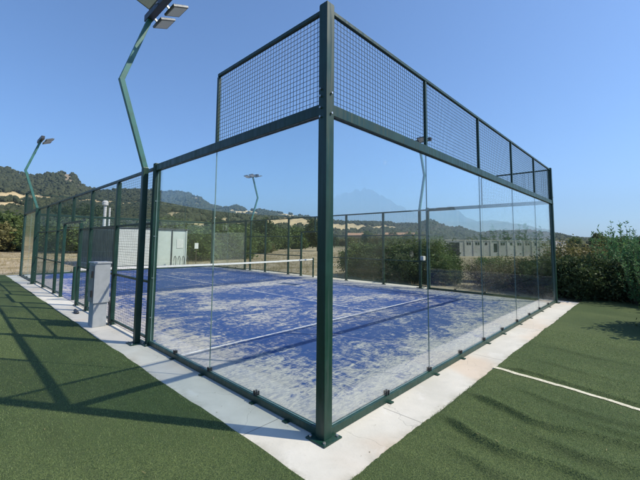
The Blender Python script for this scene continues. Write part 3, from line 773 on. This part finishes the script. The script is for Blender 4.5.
for a_, e_ in zip(aa, ee):
    hh = D0*math.tan(R(e_))
    for f_, k_ in prof:
        wv = 1 + .05*math.sin(a_*1.3 + f_*20) + .03*math.sin(a_*3.1 + f_*9)
        rr = D0*f_
        V.append((CAM.x + rr*math.cos(R(-a_)), -CAM.y + rr*math.sin(R(-a_)), hh*k_*(wv if .5 < k_ < .95 or k_ < .5 else 1) - 10))
npf = len(prof); F = []
for i in range(len(aa)-1):
    for j in range(npf-1): F.append((i*npf+j, i*npf+j+1, (i+1)*npf+j+1, (i+1)*npf+j))
me = np_mesh("mountain_range", np.array(V), np.array(F), M["mountain"], smooth=False)
tag(link(bpy.data.objects.new("mountain_range", me)), kind="structure")

# ----------------------------------------------------------------------------- vegetation
def rand_dirs(n):
    v = rng.normal(size=(n, 3)); return v/np.linalg.norm(v, axis=1, keepdims=True)
def leaf_cloud(n_clump, per, rx, ry, rz, zc, leaf, clump, seed_shape=None, lo=0.55, aspect=1.8, zmin=0.02, droop=0.0):
    d = rand_dirs(n_clump); rad = rng.uniform(lo, 1.0, n_clump)**.7
    lump = 1 + .22*np.sin(3*d[:, 0]*2 + 5*d[:, 1]) + .16*np.sin(7*d[:, 1] + 4*d[:, 2] + 1)
    C = d*np.array([rx, ry, rz])*(rad*lump)[:, None] + np.array([0, 0, zc])
    tc = rng.random(n_clump)
    n = n_clump*per
    off = rng.normal(0, 1, (n, 3))*clump
    P = np.repeat(C, per, 0) + off
    ok = P[:, 2] > zmin; P = P[ok]; tint = np.clip(np.repeat(tc, per)*.7 + rng.random(n)*.45 - .05, 0, 1)[ok]; n = len(P)
    a = rand_dirs(n); a[:, 2] = a[:, 2]*.6 + .15 - droop; a /= np.linalg.norm(a, axis=1, keepdims=True)
    q = rand_dirs(n); b_ = np.cross(a, q); b_ /= np.linalg.norm(b_, axis=1, keepdims=True)
    s = leaf*rng.uniform(.4, 1.6, n)[:, None]
    L = a*s*aspect/2; W = b_*s/2
    V = np.stack([P - L, P + W*.9, P + L, P - W*.9], 1).reshape(-1, 3)
    return V, np.arange(4*n).reshape(n, 4), tint

def trunk_mb(h, r, lean=0.1, limbs=4, spread=1.0):
    b = MB(); lx, ly = random.uniform(-lean, lean), random.uniform(-lean, lean)
    pts = [(0, 0, -.1), (lx*.3, ly*.3, h*.3), (lx*.7, ly*.5, h*.65), (lx, ly, h)]
    b.tube(pts, [r*1.25, r, r*.75, r*.4], 7)
    for k in range(limbs):
        a = 2*math.pi*(k + random.random()*.6)/limbs; z = h*random.uniform(.4, .8); f = z/h
        e = (lx*f + math.cos(a)*spread, ly*f + math.sin(a)*spread, z + spread*random.uniform(.4, 1.0))
        m_ = (lx*f + math.cos(a)*spread*.5, ly*f + math.sin(a)*spread*.5, z + spread*.35)
        b.tube([(lx*f, ly*f, z), m_, e], [r*.45, r*.3, r*.1], 5)
    return b

def make_plant(name, label, cat, group, crown, crown_mat, crown_name, trunk, trunk_name):
    root = empty(name, (0, 0, 0), label, cat, group)
    me = np_mesh(crown_name, *crown[:2], M[crown_mat], crown[2])
    c = link(bpy.data.objects.new(crown_name, me)); c.parent = root
    if trunk is not None: trunk.build(trunk_name, M["bark"], root)
    return root

def place(o, x, y, z, s, rz, sz=None, label=None, group=None):
    o.location = (x, y, z); o.rotation_euler = (0, 0, rz); o.scale = (s, s, sz or s)
    if label: o["label"] = label
    if group: o["group"] = group
    return o

PROTO = {}
used = {}
def spawn(kind, *a, **k):
    o = PROTO[kind] if kind not in used else copy_thing(PROTO[kind])
    used[kind] = True
    return place(o, *a, **k)
def stems(n, h, spread, r=.012):
    b = MB()
    for k in range(n):
        a = random.uniform(0, 6.28); d = spread*random.uniform(.3, 1); hh = h*random.uniform(.7, 1.05)
        b.tube([(.05*math.cos(a), .05*math.sin(a), -.03), (d*.5*math.cos(a), d*.5*math.sin(a), hh*.55), (d*math.cos(a), d*math.sin(a), hh)], [r, r*.8, r*.3], 5)
    return b
PROTO["bush"] = make_plant("bush", "b", "bush", None, leaf_cloud(420, 26, .95, .95, .85, .80, .055, .11), "leaf", "foliage", stems(9, 1.2, .6), "stems")
PROTO["dark_bush"] = make_plant("bush", "b", "bush", None, leaf_cloud(460, 26, 1.0, 1.0, .80, .74, .06, .11, lo=.4), "leaf_dark", "foliage", stems(9, 1.2, .6), "stems")
PROTO["olive_bush"] = make_plant("bush", "b", "bush", None, leaf_cloud(380, 24, .95, .95, .85, .80, .05, .12), "leaf_olive", "foliage", stems(10, 1.4, .7), "stems")
PROTO["dry_shrub"] = make_plant("shrub", "b", "shrub", None, leaf_cloud(210, 16, .8, .8, .65, .62, .035, .12, lo=.3), "leaf_dry", "foliage", stems(34, 1.25, .85, .008), "stems")
# upright leafy shoots
def shoots(n, h, spread, leaf):
    b = MB(); Vs = []; Fs = []; Ts = []
    for k in range(n):
        a = random.uniform(0, 6.28); d = spread*math.sqrt(random.random()); hh = h*random.uniform(.55, 1.0)
        top = Vector((d*math.cos(a)*1.25, d*math.sin(a)*1.25, hh)); bot = Vector((d*.6*math.cos(a), d*.6*math.sin(a), -.03))
        b.tube([bot, bot.lerp(top, .5) + Vector((random.uniform(-.05, .05), random.uniform(-.05, .05), 0)), top], [.010, .008, .003], 5)
        m_ = int(70*hh/h)
        t = rng.uniform(.12, 1.02, m_); c = np.array(bot)[None]*(1-t[:, None]) + np.array(top)[None]*t[:, None]
        dirs = rand_dirs(m_); dirs[:, 2] = np.abs(dirs[:, 2])*.7 + .25; dirs /= np.linalg.norm(dirs, axis=1, keepdims=True)
        ln = leaf*rng.uniform(.6, 1.25, m_)[:, None]*(1.15 - .45*t[:, None])
        p0 = c; p2 = c + dirs*ln; sd = np.cross(dirs, rand_dirs(m_)); sd /= np.linalg.norm(sd, axis=1, keepdims=True)
        mid = c + dirs*ln*.45
        base = sum(len(q) for q in Vs)
        Vs.append(np.stack([p0, mid + sd*ln*.16, p2, mid - sd*ln*.16], 1).reshape(-1, 3)); Fs.append(np.arange(4*m_).reshape(m_, 4) + base); Ts.append(rng.random(m_))
    return (np.concatenate(Vs), np.concatenate(Fs), np.concatenate(Ts)), b
cr, st = shoots(46, 2.5, .85, .17)
PROTO["shoot_shrub"] = make_plant("tall_shrub", "b", "shrub", None, cr, "leaf_fresh", "foliage", st, "stems")
def tree_crown(h, rx, leaf, ncl=300, per=20):
    return leaf_cloud(ncl, per, rx, rx, h*.40, h*.60, leaf, rx*.13, lo=.45, zmin=h*.12)
PROTO["round_tree"] = make_plant("tree", "t", "tree", None, tree_crown(6, 2.3, .24), "leaf", "crown", trunk_mb(3.4, .16, .3, 5, 1.1), "trunk")
PROTO["dark_tree"] = make_plant("tree", "t", "tree", None, tree_crown(6, 2.0, .22), "leaf_dark", "crown", trunk_mb(3.6, .17, .3, 5, 1.0), "trunk")
PROTO["olive_tree"] = make_plant("tree", "t", "tree", None, tree_crown(5, 2.2, .22, 260, 18), "leaf_olive", "crown", trunk_mb(2.8, .16, .4, 5, 1.1), "trunk")

PROTO["bushy_tree"] = make_plant("tree", "t", "tree", None, leaf_cloud(340, 20, 2.6, 2.6, 2.4, 2.3, .25, .34, lo=.45, zmin=.1), "leaf", "crown", trunk_mb(3.0, .15, .3, 5, 1.0), "trunk")
PROTO["bushy_olive"] = make_plant("tree", "t", "tree", None, leaf_cloud(320, 20, 2.5, 2.5, 2.1, 2.0, .24, .34, lo=.45, zmin=.1), "leaf_olive", "crown", trunk_mb(2.6, .15, .3, 5, 1.0), "trunk")
ROW = []
def polar(azd, D): return CAM.x + D*math.cos(R(azd)), CAM.y + D*math.sin(R(azd))
# --- bushes at the right end of the near wall
for kind, x, y, s, sz, lab in (
    ("dark_bush", 11.55, -0.55, .72, .85, "dark bush right behind the far corner post of the near glass wall"),
    ("olive_bush", 13.0, 0.05, .95, 1.0, "yellowish olive bush just right of the far corner post"),
    ("dark_bush", 12.0, -1.2, .72, .80, "dark low bush on the lawn edge between the corner post and the leafy shrub"),
    ("olive_bush", 13.9, -0.75, 1.0, .95, "olive bush showing over the low dark bushes right of the court"),
    ("bush", 15.8, -1.7, 1.1, 1.0, "mid green bush behind the leafy shrub at the right edge"),
    ("shoot_shrub", 12.3, -1.62, .85, 1.0, "tall fresh green shrub with upright shoots at the right edge"),
    ("dark_bush", 13.6, -3.1, 1.2, 1.15, "dark bush tucked behind the tall leafy shrub at right edge"),
    ("shoot_shrub", 11.15, -2.0, .62, .62, "lower fresh green leafy shrub at right lawn edge"),
    ("dark_bush", 11.4, -3.6, 1.1, 1.1, "dark bush past the right edge of the lawn"),
    ("shoot_shrub", 13.0, -1.35, .75, .88, "slender leafy shrub with pointed shoots left of the tallest one"),
    ("shoot_shrub", 11.9, -2.35, .80, .92, "leafy shrub with dense shoots cut by the right edge")):
    spawn(kind, x, y, -.03, s, random.uniform(0, 6.28), sz, lab, "bushes at the right end of the court")
spawn("bush", 7.75, -3.2, -.03, 1.05, 1.0, 1.0, "round bush past the right edge that shades the lawn", "bushes at the right end of the court")
# --- hedge beyond the long right fence
HB = [("bush", 12.6, 9.3, 1.0, .95, "round green bush seen just right of the near corner post, through the glass"),
      ("dark_bush", 12.3, 8.0, 1.0, .95, "dark green hedge bush third right of the near corner post"),
      ("bush", 13.2, 6.9, 1.25, 1.18, "large bright green hedge bush left of the white junction box"),
      ("dark_bush", 12.2, 5.9, 1.05, .98, "dark green hedge bush low against the mesh fence"),
      ("bush", 12.9, 5.45, .95, 1.15, "tall green hedge bush directly behind the pole with the white box"),
      ("bush", 12.4, 4.25, .55, .66, "green hedge bush just right of the pole with the white box"),
      ("dark_bush", 13.8, 8.9, 1.2, 1.08, "dark bush in the second row behind the hedge, near the corner post"),
      ("dark_bush", 14.3, 6.0, 1.2, 1.1, "dark bush in the second row behind the bright hedge bush")]
for k in HB: spawn(k[0], k[1], k[2], -.03, k[3], random.uniform(0, 6.28), k[4], k[5], "hedge bushes beyond the court")
DS = [("dry_shrub", 12.7, 2.9, .9, .82, "dry brown twiggy shrub next to the green hedge"),
      ("dry_shrub", 12.2, 2.1, .9, .85, "dry brown shrub in front of the white warehouse's dark door"),
      ("dry_shrub", 13.0, 1.3, 1.0, .92, "brown twiggy shrub low before the white warehouse wall"),
      ("olive_bush", 13.6, 2.0, .8, .66, "low olive bush among the dry brown shrubs"),
      ("dark_bush", 12.4, 0.9, .78, .70, "small dark bush left of the far corner post, behind glass"),
      ("dry_shrub", 12.1, 1.6, .8, .75, "small dry shrub between two brown shrubs behind the court"),
      ("dark_bush", 12.0, 0.25, .85, .80, "dark bush close behind the last pane of the near wall"),
      ("bush", 14.8, 3.4, .85, .62, "low green bush on dry ground before the warehouse door"),
      ("olive_bush", 15.0, 0.4, 1.0, .75, "olive bush behind the dark bush at the last pane")]
for k in DS: spawn(k[0], k[1], k[2], -.03, k[3], random.uniform(0, 6.28), k[4], k[5], "shrubs between court and warehouse")
# --- trees farther off
U = [0, 40, 80, 120, 160, 200, 240, 280, 320, 360, 400, 440, 480, 520, 560, 600, 640]
B = [86.06, 82.31, 78.12, 73.46, 68.31, 62.69, 56.67, 50.33, 43.82, 37.29, 30.93, 24.86, 19.19, 13.98, 9.26, 5.01, 1.21]
def zone(n, a0, a1, d0, d1, s0, s1, kinds, label, group):
    for i in range(n):
        a = a0 + (a1-a0)*(i + random.uniform(.2, .8))/n; D = random.uniform(d0, d1); x, y = polar(a, D)
        s = random.uniform(s0, s1)
        spawn(random.choice(kinds), x, y, float(terrain_h(np.array(a), np.array(D))) - .05, s, random.uniform(0, 6.28), s*random.uniform(.85, 1.1), label, group)
zone(18, 79.5, 89, 62, 85, .75, 1.15, ["bushy_tree", "bushy_olive", "bushy_tree"], "bushy tree at the field edge beyond the far left court corner", "trees left of the court's far corner")
zone(16, 66.5, 80, 55, 95, .8, 1.25, ["bushy_tree", "dark_tree"], "dense tree behind the pale cabin, seen through the left mesh fence", "trees behind the cabin")
zone(30, 44, 67, 66, 120, .68, 1.12, ["bushy_tree", "dark_tree", "bushy_tree", "bushy_olive"], "leafy tree in the tree belt behind the net, seen through left glass", "tree belt behind the net")
zone(12, 52, 63, 42, 62, .40, .68, ["bushy_tree", "bushy_olive"], "small tree on the dry field in front of the tree belt", "small trees on the dry field")
zone(9, 56, 64.5, 31, 44, .42, .66, ["bushy_tree", "bushy_tree", "bushy_olive"], "low bushy tree just right of the pale cabin beyond the far corner", "bushy trees right of the cabin")
zone(16, 25, 46, 90, 150, .6, .95, ["dark_tree", "round_tree", "olive_tree"], "tree around the farmhouses beyond the hedge", "trees near the farmhouses")
zone(24, -6, 26, 150, 240, .55, .80, ["dark_tree", "dark_tree", "round_tree"], "dark tree in the line behind the white warehouse", "trees behind the warehouse")
zone(7, -4, 5, 30, 60, .34, .46, ["dark_tree", "round_tree"], "tree standing behind the bushes at the right edge", "trees behind the right hand bushes")
zone(1, 4.6, 5.4, 85, 86, .60, .62, ["dark_tree"], "single round dark tree on the skyline right of the court", "trees behind the warehouse")

# forest on the slopes: nobody could count it
ico_v = []; t_ = (1 + 5**.5)/2
ico_v = np.array([(-1,t_,0),(1,t_,0),(-1,-t_,0),(1,-t_,0),(0,-1,t_),(0,1,t_),(0,-1,-t_),(0,1,-t_),(t_,0,-1),(t_,0,1),(-t_,0,-1),(-t_,0,1)], float); ico_v /= np.linalg.norm(ico_v[0])
ico_f = np.array([(0,11,5),(0,5,1),(0,1,7),(0,7,10),(0,10,11),(1,5,9),(5,11,4),(11,10,2),(10,7,6),(7,1,8),(3,9,4),(3,4,2),(3,2,6),(3,6,8),(3,8,9),(4,9,5),(2,4,11),(6,2,10),(8,6,7),(9,8,1)])
def subdiv(v, f):
    v = [tuple(q) for q in v]; cache = {}; nf = []
    def mid(i, j):
        k = (min(i, j), max(i, j))
        if k not in cache:
            m_ = (np.array(v[i]) + np.array(v[j])); m_ /= np.linalg.norm(m_); cache[k] = len(v); v.append(tuple(m_))
        return cache[k]
    for a_, b_, c_ in f:
        x_, y_, z_ = mid(a_, b_), mid(b_, c_), mid(c_, a_); nf += [(a_, x_, z_), (b_, y_, x_), (c_, z_, y_), (x_, y_, z_)]
    return np.array(v), np.array(nf)
ico_v, ico_f = subdiv(ico_v, ico_f)
n = 52000
a = rng.uniform(-6, 90, n); r = np.exp(rng.uniform(math.log(165), math.log(1180), n))
h = terrain_h(a, r); fi, di, ro = cover(a, r, h)
clus = np.sin(a*2.1 + r*.011)*np.cos(r*.019 - a*.9) + rng.normal(0, .45, n)
keep = (fi < .15) & (ro < .2 + .5*rng.random(n)) & (clus > -.75 - np.clip((r-500)/400, 0, 1)*2)
edge_h = (r < 210) & (rng.random(n) < .4)
keep &= ~edge_h
open_ = (a > 40) & (a < 69) & (r < 760)
keep &= ~(open_ & (clus < -.10))
a, r, h = a[keep], r[keep], h[keep]; n = len(a)
s = rng.uniform(1.1, 3.2, n)*np.clip(r/450, .62, 1.25)
J = rng.uniform(.45, 1.4, (n, len(ico_v), 1))
V = ico_v[None]*J*s[:, None, None]*np.array([1, 1, 1.15])
V = V + np.stack([CAM.x + r*np.cos(np.radians(a)), CAM.y + r*np.sin(np.radians(a)), h + s*.55], -1)[:, None, :]
F = (ico_f[None] + (np.arange(n)*len(ico_v))[:, None, None]).reshape(-1, 3)
tn = np.clip(np.repeat(rng.random(n), len(ico_f))*.8 + rng.random(n*len(ico_f))*.3 - .05, 0, 1)
me = np_mesh("forest", V.reshape(-1, 3), F, M["forest"], tn)
tag(link(bpy.data.objects.new("forest", me)), "dark woodland and scrub covering the hills behind the court", "forest", kind="stuff")

# dry grass on the ground round the court's far side
def tufts(n, fn):
    x, y = fn(n); k = ~((x > -.6) & (x < 10.7) & (y > -.6) & (y < 20.8)) & ~((x < 11.6) & (y < 0)) & ~((x < 0) & (y < 21)); x, y = x[k], y[k]; n = len(x)
    per = 7; P = np.repeat(np.stack([x, y, 0*x - .05], -1), per, 0) + np.concatenate([rng.normal(0, .06, (n*per, 2)), np.zeros((n*per, 1))], 1)
    hh = rng.uniform(.06, .26, n*per); ln = rng.normal(0, .4, (n*per, 2)); th = rng.uniform(0, 6.28, n*per)
    W = np.stack([np.cos(th), np.sin(th), 0*th], -1)*.008
    T = P + np.stack([ln[:, 0]*hh, ln[:, 1]*hh, hh], -1)
    return np.stack([P-W, P+W, T], 1).reshape(-1, 3), np.arange(3*n*per).reshape(-1, 3), rng.random(n*per)
V, F, T = tufts(14000, lambda n: (rng.uniform(-14, 40, n), rng.uniform(-3, 60, n)))
me = np_mesh("dry_grass", V, F, M["straw"], T)
tag(link(bpy.data.objects.new("dry_grass", me)), "dry yellow grass growing on the earth beyond the court", "grass", kind="stuff")

# ----------------------------------------------------------------------------- buildings
cabin = empty("cabin", (7.2, 25, 0), "pale flat roofed cabin behind the far end of the court", "cabin")
b = MB(); b.box(4.80, 9.62, 23.0, 31.0, -.05, 2.50); b.build("wall", M["cabin"], cabin)
b = MB(); b.box(4.72, 9.70, 22.92, 31.08, 2.503, 2.60); b.build("roof", M["charcoal"], cabin, bevel=.01)
b = MB()
for k in range(23):
    z = .10 + k*.104; b.box(4.86, 6.95, 22.955, 22.998, z, z+.085)
b.build("shutter", M["white"], cabin)
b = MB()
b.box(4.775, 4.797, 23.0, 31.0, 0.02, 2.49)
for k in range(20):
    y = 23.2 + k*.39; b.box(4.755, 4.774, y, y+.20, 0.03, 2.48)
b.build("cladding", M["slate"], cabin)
for x in (7.05, 8.50, 9.56):
    b = MB(); b.box(x-.035, x+.035, 22.95, 22.998, 0.0, 2.49); b.build("joint_strip", M["charcoal"] if x == 8.5 else M["cabin"], cabin)
b = MB(); b.box(8.85, 9.35, 22.98, 22.998, 1.20, 1.85); b.build("notice_board", M["tape"], cabin)
b = MB(); b.tube([(5.05, 26.4, 2.601), (5.05, 26.4, 4.25)], .10, 12); b.tube([(5.05, 26.4, 4.25), (5.05, 26.4, 4.5), (5.05, 26.4, 4.6)], [.20, .20, .08], 12); b.build("vent_pipe", M["white"], cabin)
b = MB(); b.tube([(5.35, 26.4, 2.601), (5.35, 26.4, 4.1)], .055, 10); b.build("vent_pipe", M["white"], cabin)
# hoops of a bicycle stand in front of the cabin
bs = empty("bicycle_stand", (8.9, 22.4, 0), "dark hooped bicycle stand in front of the pale cabin", "bicycle stand")
for k in range(4):
    x = 8.35 + k*.3; b = MB()
    b.tube([(x, 22.2, -.04), (x, 22.2, .45), (x+.08, 22.3, .62), (x+.2, 22.45, .66), (x+.3, 22.55, .5), (x+.32, 22.6, -.04)], .022, 8); b.build("hoop", M["charcoal"], bs)
b = MB(); b.box(8.2, 9.75, 22.17, 22.23, -.045, -.005); b.build("base_bar", M["charcoal"], bs)
# small notice on a stake right of the cabin
x, y = polar(63.2, 29)
sg = empty("sign", (x, y, 0), "small white notice on a stake right of the pale cabin", "sign")
b = MB(); b.box(x-.025, x+.025, y-.02, y+.02, -.05, 1.62); b.build("stake", M["bark"], sg)
b = MB(); b.box(x-.15, x+.15, y-.040, y-.022, 1.14, 1.58); b.build("board", M["tape"], sg)

# long white warehouse
p0 = Vector((*polar(25.2, 50), 0)); p1 = Vector((*polar(8.6, 62), 0)); dv = (p1-p0); Lw = dv.length; dv.normalize(); nv = Vector((-dv.y, dv.x, 0))
if nv.dot(CAM - p0) > 0: nv = -nv        # nv points away from the camera
wh = empty("warehouse", (p0 + dv*Lw/2 + nv*4), "long low white warehouse with dark high windows beyond the shrubs", "warehouse")
def wbox(s0, s1, d0, d1, z0, z1):
    b = MB(); c = p0 + dv*((s0+s1)/2) + nv*((d0+d1)/2) + Vector((0, 0, (z0+z1)/2)); b.obox(c, dv, nv, (0, 0, 1), s1-s0, d1-d0, z1-z0); return b
wbox(0, Lw, 0, 9, -.1, 2.12).build("wall", M["cream"], wh)
wbox(-.1, Lw+.1, -.08, 9.1, 2.123, 2.22).build("roof", M["cream"], wh)
wbox(1.6, 3.2, -.03, -.003, 0, 1.85).build("door", M["dark_open"], wh)
nb = 12
for k in range(nb):
    s = 4.0 + k*(Lw-4.4)/nb
    wbox(s-.09, s+.09, -.07, -.003, 0, 2.10).build("pilaster", M["cream"], wh)
    bw = (Lw-4.4)/nb
    if k == 3: wbox(s+.5, s+1.0, -.02, -.003, .55, 1.75).build("window", M["dark_open"], wh)
    else:
        for q in ((.22, .42), (.50, .70)) if k % 3 != 2 else ((.35, .60),):
            wbox(s+bw*q[0], s+bw*q[1], -.02, -.003, 1.52, 1.86).build("window", M["dark_open"], wh)

def farmhouse(a0, a1, D, zr, ze, label, wall, group="tile roofed farmhouses"):
    q0 = Vector((*polar(a0, D), 0)); q1 = Vector((*polar(a1, D), 0)); d = q1-q0; L = d.length; d.normalize(); n_ = Vector((-d.y, d.x, 0))
    if n_.dot(CAM - q0) > 0: n_ = -n_
    root = empty("farmhouse", q0 + d*L/2 + n_*4, label, "farmhouse", group)
    b = MB(); b.obox(q0 + d*L/2 + n_*3.5 + Vector((0, 0, ze/2-.1)), d, n_, (0, 0, 1), L, 7, ze+.2); b.build("wall", wall, root)
    b = MB(); o = .35; e0, e1, rg = -o, 7+o, 3.5
    pr = [(e0, ze-.05), (e0, ze+.10), (rg, zr), (e1, ze+.10), (e1, ze-.05)]
    vs_ = [q0 + d*s_ + n_*t + Vector((0, 0, z)) for s_ in (-.3, L+.3) for t, z in pr]
    b.add(vs_, [(0, 1, 2, 3, 4), (9, 8, 7, 6, 5)] + [(i, i+5, (i+1) % 5 + 5, (i+1) % 5) for i in range(5)])
    rf = b.build("roof", M["roof"], root)
    b = MB(); b.obox(q0 + d*L*.75 + n_*4.2 + Vector((0, 0, zr+.1)), d, n_, (0, 0, 1), .6, .6, .9); b.build("chimney", wall, rf)
    for s_ in np.arange(1.2, L-1, 2.4):
        b = MB(); b.obox(q0 + d*float(s_) + n_*(-.015) + Vector((0, 0, ze-1.1)), d, n_, (0, 0, 1), .8, .024, 1.0); b.build("window", M["dark_open"], root)
farmhouse(39.2, 36.2, 130, 5.35, 4.0, "tile roofed ochre farmhouse leftmost of the three beyond the hedge", M["ochre"])
farmhouse(35.6, 33.8, 138, 4.9, 3.8, "smallest tile roofed farmhouse between its two neighbours", M["cream"])
farmhouse(33.2, 28.6, 132, 5.6, 4.0, "longest tile roofed farmhouse left of the floodlight pole with white box", M["ochre"])

# ----------------------------------------------------------------------------- haze
m, nt, ns, ls = new_mat("thin_haze")
pv = N(nt, "ShaderNodeVolumePrincipled"); pv.inputs["Color"].default_value = (0.52, 0.76, 1.0, 1); pv.inputs["Density"].default_value = 1.25e-4
pv.inputs["Anisotropy"].default_value = 0.2
o = N(nt, "ShaderNodeOutputMaterial"); ls.new(pv.outputs[0], o.inputs["Volume"])
b = MB(); b.box(-9000, 9500, -9000, 9000, -14, 960)
tag(b.build("haze", m), "thin blue summer haze over the valley", "haze", kind="stuff")
